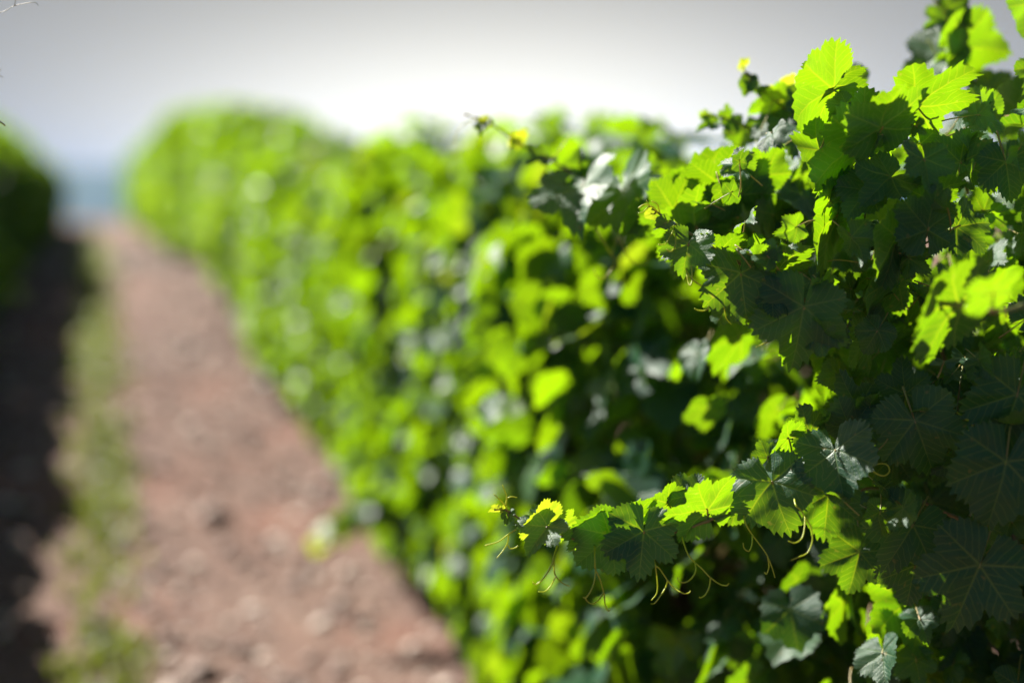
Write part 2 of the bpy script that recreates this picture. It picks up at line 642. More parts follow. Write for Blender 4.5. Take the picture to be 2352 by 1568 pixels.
# heights of the right-hand vines above the ground, from the outline against the sky
HT = {0: 1.64, 1: 1.73, 2: 1.74, 3: 1.62, 4: 1.47, 5: 1.47, 6: 1.54, 7: 1.58, 8: 1.57, 9: 1.57, 10: 1.58, 11: 1.65, 12: 1.68, 13: 1.74}
TOPZ = []
for me in FOL:
    zz = np.empty(len(me.vertices) * 3)
    me.vertices.foreach_get('co', zz)
    TOPZ.append(float(np.percentile(zz[2::3], 99.2)))
for i in range(32):
    y = 3.12 + STEP * i
    lab = f'bushy backlit grapevine in the blurred right-hand row, {ORD[i]} behind the sharp foreground vine'
    v = rr.randrange(6)
    hs = HT.get(i, 1.80) / TOPZ[v]
    vine(XR + rr.uniform(-.04, .04) - 0.08 * sst((y - 10) / 8), y, v, False, (rr.uniform(.95, 1.08), rr.uniform(1.0, 1.1), hs), lab, 'grapevines of the right-hand row')
for i in range(34):
    y = 2.2 + STEP * i
    lab = f'dark grapevine of the shaded left-hand row, {ORD[i]} from the near end of that row'
    vine(XL + rr.uniform(-.04, .04), y, rr.randrange(6), False, (rr.uniform(.95, 1.08), rr.uniform(1.0, 1.1), rr.uniform(.92, 1.0) * (0.66 + 0.29 * sst((y - 9.5) / 6))), lab, 'grapevines of the left-hand row')  # nearer vines, out of view, kept low to narrow their shadow on the path

right_vines = [o for o in scn.objects if o.name.startswith('grapevine') and o.get('group') == 'grapevines of the right-hand row']
left_vines = [o for o in scn.objects if o.name.startswith('grapevine') and o.get('group') == 'grapevines of the left-hand row']
right_vines.sort(key=lambda o: o.location.y)
left_vines.sort(key=lambda o: o.location.y)


def stray_shoot(owner, ctrl, n, size, r, veins, seed, tendrils=()):
    """a long shoot with leaves of its own on one of the blurred vines; ctrl in world coordinates"""
    rg = np.random.default_rng(seed)
    inv = (Matrix.Translation(owner.location) @ owner.rotation_euler.to_matrix().to_4x4() @ Matrix.Diagonal(tuple(owner.scale) + (1,))).inverted()
    mb = MB()
    P = spline(ctrl, 6)
    mb.tube(P, r, r * .35, 6)

    def link(mb_, nm, mats, parent):
        me = mb_.mesh(nm, mats)
        me.transform(inv)
        o_ = bpy.data.objects.new(nm, me)
        col.objects.link(o_)
        o_.parent = parent
        return o_
    sh = link(mb, 'shoot', [M_CANE], owner)
    for i in range(n):
        t = 0.15 + 0.85 * i / max(1, n - 1)
        p = P[int(t * (len(P) - 1))]
        lf = MB()
        side = np.array([rg.normal(0, .5), rg.normal(0, .5), (-1) ** i * .4 - .3])
        q = np.array(p) + side * .03
        put_leaf(lf, rg, veins, q, side + rg.normal(0, .2, 3), np.array([-.3, .2, .9]) + rg.normal(0, .4, 3), size * (1.1 - .7 * t), fold=.2, hue=min(.95, .3 + .6 * t))
        lf.tube([p, q], .0012, .001, 5, 1)
        link(lf, 'leaf', [M_LEAF if veins else M_LEAF_FAR, M_PETIOLE], sh)
    for st in tendrils:
        tb = MB()
        for c in st:
            tb.tube(spline(c, 6), .0005, .0004, 6)
        link(tb, 'tendril', [M_CANE], sh)


stray_shoot(right_vines[2], [at(1010, 1150, 5.25), at(930, 1135, 5.15), at(860, 1150, 5.05), at(800, 1185, 5.0), at(735, 1235, 4.95)], 20, .125, .004, False, 5)
stray_shoot(left_vines[0], [(-.95, 2.35, 1.62), (-.62, 2.32, 1.80), (-.36, 2.26, 1.87), at(-90, -20, 2.14), at(-45, 60, 2.12), at(-20, 170, 2.11), at(-10, 262, 2.10), at(12, 289, 2.10)], 0, .05, .003, True, 6,
            [[[at(-70, 30, 2.13), at(0, 29, 2.12), at(33, 14, 2.11), at(72, 6, 2.10), at(84, 8, 2.10), at(88, 14, 2.10)], [at(33, 14, 2.11), at(37, -5, 2.11), at(45, -30, 2.11)]],
             [[at(-22, 165, 2.11), at(-8, 158, 2.11), at(3, 162, 2.11)]], [[at(-20, 172, 2.11), at(-6, 172, 2.11), at(8, 178, 2.11)]]])

# ------------------------------------------------------------------ stones and weeds on the path
def build_stones():
    rng = np.random.default_rng(21)
    mb = MB()
    t = (1 + 5 ** .5) / 2
    ico = np.array([(-1, t, 0), (1, t, 0), (-1, -t, 0), (1, -t, 0), (0, -1, t), (0, 1, t), (0, -1, -t), (0, 1, -t), (t, 0, -1), (t, 0, 1), (-t, 0, -1), (-t, 0, 1)]) / 1.9
    fc = [(0, 11, 5), (0, 5, 1), (0, 1, 7), (0, 7, 10), (0, 10, 11), (1, 5, 9), (5, 11, 4), (11, 10, 2), (10, 7, 6), (7, 1, 8), (3, 9, 4), (3, 4, 2), (3, 2, 6), (3, 6, 8), (3, 8, 9), (4, 9, 5), (2, 4, 11), (6, 2, 10), (8, 6, 7), (9, 8, 1)]
    for i in range(8500):
        y = 3.0 + 20 * rng.random() ** 1.6
        x = rng.uniform(-1.5, 1.45)
        if -.25 < x < .15 and rng.random() < .5:
            continue
        s = rng.gamma(1.6, 0.0072) + 0.006
        v = ico * rng.uniform(.75, 1.25, (12, 3)) * np.array([1, rng.uniform(.7, 1.2), rng.uniform(.45, .8)]) * s
        a = rng.uniform(0, 6.28)
        c, q = math.cos(a), math.sin(a)
        v = np.stack([v[:, 0] * c - v[:, 1] * q, v[:, 0] * q + v[:, 1] * c, v[:, 2]], 1)
        mb.add(v + np.array([x, y, ground_z(y) + s * .25]), fc)
    o = mb.build('gravel', [stone_material()], smooth=False)
    tag(o, 'loose pale and reddish stones strewn over the vineyard path', 'gravel', None, 'stuff')


def build_weeds():
    rng = np.random.default_rng(31)
    mb = MB()
    M_W = plain('weed', (0.055, 0.085, 0.014), (0.11, 0.11, 0.03), 3.0, 0.5, 0.4, (0.08, 0.10, 0.006))
    for i in range(2300):
        y = 3.2 + 26 * rng.random() ** 1.5
        dens = 0.5 + 0.5 * math.sin(1.3 * y + 0.6) * math.sin(0.55 * y + 1.9)
        if rng.random() > 0.25 + 0.9 * dens:
            continue
        x = rng.normal(0.0, 0.085)
        for b in range(rng.integers(4, 9)):
            h = rng.uniform(.03, .10)
            a = rng.uniform(0, 6.28)
            w = rng.uniform(.003, .007)
            lean = rng.uniform(.2, 1.0) * h
            d = np.array([math.cos(a), math.sin(a), 0])
            s = np.array([-d[1], d[0], 0]) * w
            p0 = np.array([x, y, ground_z(y) - .005]) + np.append(rng.normal(0, .02, 2), 0)
            p1 = p0 + d * lean * .4 + np.array([0, 0, h * .65])
            p2 = p0 + d * lean + np.array([0, 0, h * .9])
            mb.add([p0 - s, p0 + s, p1 - s * 1.3, p1 + s * 1.3, p2], [(0, 1, 3, 2), (2, 3, 4)])
    o = mb.build('grass', [M_W])
    tag(o, 'low green weeds growing down the middle of the vineyard path', 'grass', None, 'stuff')


build_stones()
build_weeds()

# ------------------------------------------------------------------ the sharp foreground vine
VX, VY = 1.42, 2.0
near = empty('grapevine', (VX, VY, ground_z(VY)))
tag(near, 'sharp foreground grapevine with backlit lobed leaves, long shoots and curling tendrils', 'grapevine')
near_inv = Matrix.Translation(-Vector((VX, VY, ground_z(VY))))


def child(mb, name, mats, parent, smooth=True):
    """links a mesh built in world coordinates as a child; parents sit at the vine's base"""
    me = mb.mesh(name, mats, smooth)
    me.transform(near_inv)
    o = bpy.data.objects.new(name, me)
    col.objects.link(o)
    o.parent = parent
    return o


o = bpy.data.objects.new('trunk', TRK[0])
col.objects.link(o)
o.parent = near

# shoots: control points (px, py, depth); first point is inside the canopy
SHOOTS = {
    'A': ([(2420, 930, 2.30), (2300, 960, 2.25), (2130, 1000, 2.16), (1990, 1048, 2.08), (1830, 1112, 2.05), (1700, 1165, 2.04), (1625, 1195, 2.03), (1560, 1218, 2.03), (1480, 1232, 2.03), (1400, 1236, 2.03), (1320, 1236, 2.03), (1250, 1220, 2.03), (1200, 1195, 2.03), (1165, 1172, 2.03), (1135, 1170, 2.03)], .0036, .0011),
    'C': ([(2200, 860, 2.4), (2080, 770, 2.25), (1960, 720, 2.15), (1850, 690, 2.10), (1760, 640, 2.06), (1690, 600, 2.05), (1620, 558, 2.04), (1560, 520, 2.04), (1520, 495, 2.04), (1490, 472, 2.04)], .0034, .0011),
    'B': ([(1900, 640, 2.55), (1720, 540, 2.44), (1600, 490, 2.40), (1490, 462, 2.40), (1415, 446, 2.40), (1356, 418, 2.40), (1304, 391, 2.40), (1254, 362, 2.42), (1192, 330, 2.42), (1122, 281, 2.42), (1064, 263, 2.42)], .0036, .0013),
    'T': ([(2010, 820, 2.4), (1965, 500, 2.2), (1970, 380, 2.12), (1945, 310, 2.10), (1912, 235, 2.07), (1905, 190, 2.06), (1893, 165, 2.06)], .0036, .0014),
    'P': ([(2270, 620, 2.4), (2220, 430, 2.2), (2160, 320, 2.12), (2110, 255, 2.08), (2080, 200, 2.10)], .0034, .0014),
    'Q': ([(2330, 420, 2.45), (2262, 240, 2.42), (2205, 118, 2.40), (2178, 45, 2.40), (2140, -10, 2.40)], .0032, .0010),
    'S': ([(1960, 420, 2.45), (1880, 330, 2.36), (1800, 245, 2.32), (1750, 205, 2.31), (1716, 172, 2.31), (1706, 152, 2.31)], .0028, .0009),
    'L': ([(2440, 1290, 2.2), (2330, 1250, 2.15), (2200, 1190, 2.14), (2090, 1140, 2.14), (2010, 1120, 2.15), (1960, 1130, 2.16)], .0036, .002),
    'D': ([(2440, 640, 1.95), (2352, 700, 1.80), (2280, 715, 1.74), (2200, 700, 1.80), (2140, 690, 1.86)], .0034, .002),
    'E': ([(2240, 1000, 2.25), (2100, 640, 2.12), (2105, 590, 2.06), (2132, 528, 2.0)], .0034, .0024),
    'F': ([(2300, 1500, 2.3), (2180, 1400, 2.26), (2090, 1365, 2.24), (2030, 1430, 2.24)], .0030, .0015),
    'G': ([(1960, 470, 2.4), (1800, 330, 2.36), (1715, 290, 2.35), (1660, 270, 2.35), (1620, 265, 2.35)], .0028, .0011),
}
# leaves: shoot, petiole point, tip direction in the picture (degrees, 90 up), length px, tilt of tip towards viewer, roll (+ faces left), depth, underside?, hue, fold
H = [
    # lower long shoot
    ('A', 1773, 1105, -76, 124, 18, 22, 2.02, 0, .35, .30), ('A', 1625, 1172, 118, 98, 30, -20, 2.02, 1, .62, .15), ('A', 1590, 1140, 186, 68, -10, 30, 2.05, 0, .35, .3),
    ('A', 1479, 1219, -97, 112, 10, 6, 2.01, 0, .35, .30), ('A', 1402, 1228, 222, 104, 8, 4, 2.02, 0, .40, .30), ('A', 1367, 1221, 100, 70, 38, -15, 2.04, 1, .66, .15),
    ('A', 1459, 1185, 105, 58, 35, -15, 2.05, 1, .66, .2), ('A', 1535, 1155, 158, 62, 30, -25, 2.06, 1, .60, .2), ('A', 1258, 1208, 222, 66, 30, 34, 2.01, 0, .62, .35),
    ('A', 1250, 1200, 168, 54, 40, -20, 2.04, 1, .86, .3), ('A', 1288, 1212, 125, 48, 40, -20, 2.05, 1, .80, .3), ('A', 1168, 1180, -108, 26, 20, 10, 2.03, 0, .55, .6),
    ('A', 1158, 1172, 95, 16, 20, 0, 2.03, 1, .9, .6), ('A', 1142, 1170, 182, 22, 10, 0, 2.03, 1, .9, .7),
    ('A', 1918, 1034, -92, 108, 34, 30, 2.00, 0, .30, .38), ('A', 1955, 985, 62, 80, 30, 14, 2.06, 0, .25, .35), ('A', 2101, 965, -72, 138, 6, 14, 2.00, 0, .20, .22),
    ('A', 2079, 905, 100, 82, 10, 20, 2.06, 0, .20, .25), ('A', 1903, 1135, -98, 108, 8, 14, 2.10, 0, .25, .3), ('A', 2059, 1053, -108, 92, -15, -25, 2.12, 1, .30, .2),
    ('A', 1917, 812, -114, 112, 12, -38, 2.20, 1, .62, .15), ('A', 1971, 932, 128, 80, 20, 25, 2.08, 0, .35, .45), ('A', 1922, 977, 150, 60, 35, -20, 2.08, 1, .62, .2),
    ('A', 1858, 990, 163, 66, 25, 15, 2.06, 0, .35, .35), ('A', 1764, 1052, 62, 46, 20, 30, 2.05, 0, .35, .5), ('A', 1812, 1008, 176, 54, 30, -45, 2.04, 1, .62, .2),
    ('A', 1700, 1150, 150, 80, 20, -30, 2.08, 1, .55, .2), ('A', 1845, 1080, 100, 60, 25, 20, 2.06, 0, .35, .4),
    # middle shoot
    ('C', 1582, 560, -105, 78, 20, 16, 2.02, 0, .45, .30), ('C', 1701, 628, -84, 116, 14, 4, 2.01, 0, .35, .28), ('C', 1846, 704, -100, 142, 6, 6, 1.99, 0, .28, .22),
    ('C', 1650, 580, 52, 70, 38, -15, 2.06, 1, .70, .2), ('C', 1784, 622, 52, 92, 30, -25, 2.06, 1, .66, .25), ('C', 1925, 492, 214, 136, 26, -12, 2.08, 1, .62, .15), ('S', 1868, 396, 196, 72, 28, -15, 2.28, 1, .66, .2), ('S', 1755, 384, 205, 46, 28, -15, 2.30, 1, .68, .2),
    ('C', 1655, 468, 210, 54, 24, -32, 2.20, 1, .68, .3), ('C', 1775, 492, 246, 84, 26, -24, 2.22, 1, .66, .3), ('C', 1787, 562, 200, 40, 28, -15, 2.16, 1, .66, .3), ('C', 1712, 470, 265, 76, 28, -12, 2.26, 1, .64, .2),
    ('C', 1640, 520, 280, 60, 26, -14, 2.24, 1, .68, .2), ('C', 1800, 520, 300, 66, 26, -16, 2.24, 1, .64, .2), ('C', 1840, 455, 280, 76, 30, -12, 2.26, 1, .64, .2), ('S', 1748, 298, 250, 30, 34, 40, 2.28, 0, .35, .2),
    ('C', 1957, 458, 200, 84, 28, -25, 2.10, 1, .55, .25), ('C', 2064, 549, 216, 122, 20, -40, 2.00, 1, .50, .25), ('C', 2062, 640, 198, 128, 22, -20, 2.06, 1, .48, .2),
    ('C', 1529, 512, 205, 32, 25, 25, 2.03, 0, .60, .5), ('C', 1632, 580, 100, 50, 35, -20, 2.10, 1, .75, .2), ('C', 1995, 438, -138, 80, 20, 30, 2.02, 0, .3, .45),
    ('C', 1680, 690, -62, 76, 25, -20, 2.12, 1, .62, .2), ('C', 1700, 771, 198, 104, 30, -15, 2.36, 1, .66, .25), ('C', 2003, 762, 228, 104, 18, -20, 2.08, 1, .38, .25),
    ('C', 1500, 492, 160, 26, 20, 0, 2.04, 1, .88, .5), ('C', 1548, 520, -70, 30, 20, -10, 2.04, 1, .80, .5),
    # crown of the vine against the sky
    ('P', 2108, 245, 46, 132, 30, -12, 2.04, 1, .50, .18), ('T', 2026, 296, 92, 104, 40, -8, 1.97, 1, .55, .18), ('T', 1915, 198, 42, 74, 30, -15, 2.08, 1, .64, .2),
    ('T', 1909, 203, 212, 138, 14, -46, 2.03, 1, .52, .2), ('S', 1801, 234, 92, 66, 30, -10, 2.33, 1, .92, .2), ('T', 1981, 331, 212, 172, 14, -38, 2.03, 1, .40, .22),
    ('T', 1884, 346, 242, 104, 18, -30, 2.03, 1, .60, .22), ('P', 2122, 366, -82, 78, 24, -16, 1.97, 0, .22, .55), ('P', 2205, 374, 78, 96, -5, 15, 2.04, 0, .25, .25),
    ('P', 2132, 457, 40, 88, 12, -20, 2.02, 1, .30, .25), ('T', 2046, 410, 214, 88, 26, 28, 2.00, 0, .30, .42), ('P', 2268, 258, 166, 84, 10, 25, 2.10, 0, .28, .3),
    ('Q', 2337, 250, 150, 92, 30, -18, 2.36, 1, .60, .2), ('Q', 2272, 208, 98, 68, -20, 8, 2.40, 0, .25, .2), ('Q', 2202, 112, 8, 112, -16, -38, 2.40, 1, .45, .35),
    ('Q', 2178, 24, -26, 58, 26, -20, 2.40, 1, .70, .3), ('Q', 2174, 46, 202, 56, 5, 20, 2.40, 0, .28, .3), ('Q', 2172, 122, 205, 102, -18, 42, 2.40, 0, .30, .3),
    ('Q', 2203, 116, 216, 66, 15, -40, 2.39, 1, .50, .3), ('P', 2372, 8, -112, 104, 5, -45, 1.92, 1, .45, .3), ('P', 2400, 150, -120, 80, 0, 20, 1.95, 0, .2, .3),
    ('T', 1894, 172, 214, 54, 30, 30, 2.05, 0, .5, .4), ('T', 1893, 165, 70, 18, 10, 0, 2.06, 1, .9, .5), ('S', 1706, 152, 60, 24, 20, 0, 2.31, 1, .90, .4),
    ('S', 1720, 186, -110, 38, 10, 10, 2.31, 0, .35, .4), ('S', 1724, 188, -60, 30, 10, 0, 2.31, 0, .35, .4), ('S', 1788, 234, 186, 64, -24, 10, 2.31, 1, .45, .3),
    ('S', 1850, 226, 204, 50, 10, 25, 2.28, 0, .35, .3), ('T', 1965, 178, 82, 40, 0, 5, 2.30, 0, .35, .1), ('S', 1839, 280, 188, 106, -14, 34, 2.30, 0, .35, .2),
    ('G', 1707, 292, -102, 56, 0, 10, 2.35, 0, .3, .2), ('S', 1840, 296, 238, 66, 34, 40, 2.24, 0, .35, .2), ('T', 1921, 288, 186, 60, 22, 20, 2.08, 0, .45, .3),
    ('G', 1672, 272, 100, 34, 20, -10, 2.35, 1, .7, .3), ('G', 1640, 285, 190, 36, 36, 36, 2.35, 0, .5, .4), ('G', 1622, 268, 150, 22, 10, 0, 2.35, 1, .8, .5),
    ('E', 2132, 528, 84, 112, 8, -4, 1.98, 1, .16, .2), ('E', 2200, 520, 10, 90, -10, 10, 2.05, 0, .18, .3), ('D', 2281, 676, 92, 72, 36, -10, 1.72, 1, .52, .1),
    ('D', 2202, 702, 188, 150, 24, -18, 1.86, 1, .42, .2), ('E', 2310, 372, -82, 92, 5, 10, 2.0, 0, .15, .25),
    # blurred shoot to the upper left
    ('B', 1339, 425, -105, 100, 44, 40, 2.36, 0, .45, .5), ('B', 1432, 438, -84, 100, 44, 36, 2.35, 0, .40, .55), ('B', 1600, 524, 104, 112, 30, 0, 2.20, 1, .66, .15), ('B', 1548, 482, 130, 84, 30, 0, 2.22, 1, .70, .15), ('B', 1655, 424, 82, 96, 30, 0, 2.22, 1, .70, .15), ('C', 1704, 446, 104, 92, 30, 0, 2.18, 1, .66, .2), ('B', 1592, 566, 196, 78, 26, 0, 2.22, 1, .64, .2), ('C', 1752, 404, 112, 84, 28, 0, 2.20, 1, .66, .2), ('B', 1470, 500, 200, 66, 26, 0, 2.30, 1, .68, .2), ('B', 1352, 442, -125, 84, 20, -25, 2.42, 1, .70, .2), ('B', 1400, 470, -70, 70, 20, -25, 2.44, 1, .70, .2), ('B', 1460, 480, -110, 80, 20, -25, 2.44, 1, .66, .2), ('B', 1520, 480, -80, 90, 24, -25, 2.45, 1, .68, .2), ('B', 1560, 500, -60, 80, 24, -25, 2.45, 1, .70, .2),
    ('B', 1622, 446, 94, 122, 36, -12, 2.30, 1, .70, .15), ('B', 1588, 480, 44, 94, 34, 58, 2.38, 0, .4, .2), ('B', 1552, 466, 30, 46, 34, -20, 2.39, 1, .88, .2),
    ('B', 1491, 392, 176, 58, 15, 40, 2.45, 0, .4, .3), ('B', 1113, 284, -112, 30, 36, 36, 2.42, 0, .6, .5), ('B', 1190, 325, 62, 36, 30, -15, 2.42, 1, .90, .3),
    ('B', 1188, 326, 200, 26, 20, -15, 2.42, 1, .86, .4), ('B', 1250, 362, 198, 40, 34, 36, 2.42, 0, .55, .5), ('B', 1330, 392, 96, 44, 30, 20, 2.41, 0, .6, .5),
    ('B', 1120, 280, 150, 22, 10, -10, 2.42, 1, .9, .5),
    # dark lower right
    ('L', 2097, 1205, -122, 126, 4, 12, 2.02, 0, .16, .25), ('L', 2337, 905, -108, 156, 0, 10, 1.96, 0, .10, .2), ('L', 2311, 1060, -104, 162, 2, 8, 1.93, 0, .10, .2),
    ('L', 2251, 1297, -114, 166, 4, 10, 1.95, 0, .12, .22), ('F', 2086, 1373, -86, 146, 14, -24, 2.22, 1, .45, .15), ('F', 2031, 1437, -118, 92, 10, -52, 2.22, 1, .45, .2),
    ('F', 2043, 1490, -138, 86, 14, -30, 2.36, 1, .40, .2), ('L', 2102, 1298, -102, 102, 0, 16, 2.06, 0, .14, .3), ('L', 1975, 1267, -106, 102, 4, 14, 2.12, 0, .18, .3),
]

_pts = {}
shoot_obj = {}
for key, (ctrl, r0, r1) in SHOOTS.items():
    P = spline([at(*c) for c in ctrl], 5)
    _pts[key] = P
    mb = MB()
    n = len(P)
    mb.tube(P, [r0 + (r1 - r0) * i / (n - 1) + (0.0008 if i % 5 == 0 else 0) for i in range(n)], None, 7)
    shoot_obj[key] = child(mb, 'shoot', [M_CANE], near)


def frame(ang, pitch, roll):
    a, p = RAD(ang), RAD(pitch)
    m = (R_ * math.cos(a) + U_ * math.sin(a)) * math.cos(p) + B_ * math.sin(p)
    n = (B_ - m * B_.dot(m)).normalized()
    # roll about the midrib so that a positive roll turns the seen side to the picture's left and up
    want = (-R_ + U_ * 0.6).normalized()
    side = (want - m * want.dot(m))
    side = (side - n * side.dot(n)).normalized()
    n = (n * math.cos(RAD(roll)) + side * math.sin(RAD(roll))).normalized()
    return m, n


def petiole(mb, j, m, n, target, r=0.0011, mi=1):
    j = Vector(j)
    t = Vector(target)
    d = (t - j).length
    mb.tube(spline([t, t * .55 + j * .45 - m * d * .06 - n * d * .05, j, j + m * 0.004], 5), r * 1.25, r * .9, 5, mi)


rng = np.random.default_rng(77)
n_leaf = 0
for (key, jx, jy, ang, ln, pitch, roll, dep, under, hue, fold) in H:
    j = at(jx, jy, dep)
    m, n = frame(ang, pitch, roll)
    if under:                       # blade turned to the sun: its underside glows
        w_ = B_ * 0.55 - S
        n = (w_ - m * w_.dot(m)).normalized()
    L = ln * dep / FPX / max(.6, math.cos(RAD(pitch)))
    mb = MB()
    up = -n if under else n
    small = ln < 40
    put_leaf(mb, rng, True, j, m, up, L, fold=fold * (1 if not under else .6), droop=rng.uniform(.05, .3), wave=rng.uniform(.06, .12), curl=rng.uniform(.0, .45), hue=hue, widen=.75 if small else (1.12 if under else 1.0))
    P = _pts[key]
    best = min(P, key=lambda q: (q - j).length)
    d = (best - j).length
    if d > 0.10:
        best = j - m * 0.05 - n * 0.025
    if d > 0.003:
        petiole(mb, j, m, n, best, r=0.0009 if small else 0.0013)
    child(mb, 'leaf', [M_LEAF, M_PETIOLE], shoot_obj[key])
    n_leaf += 1

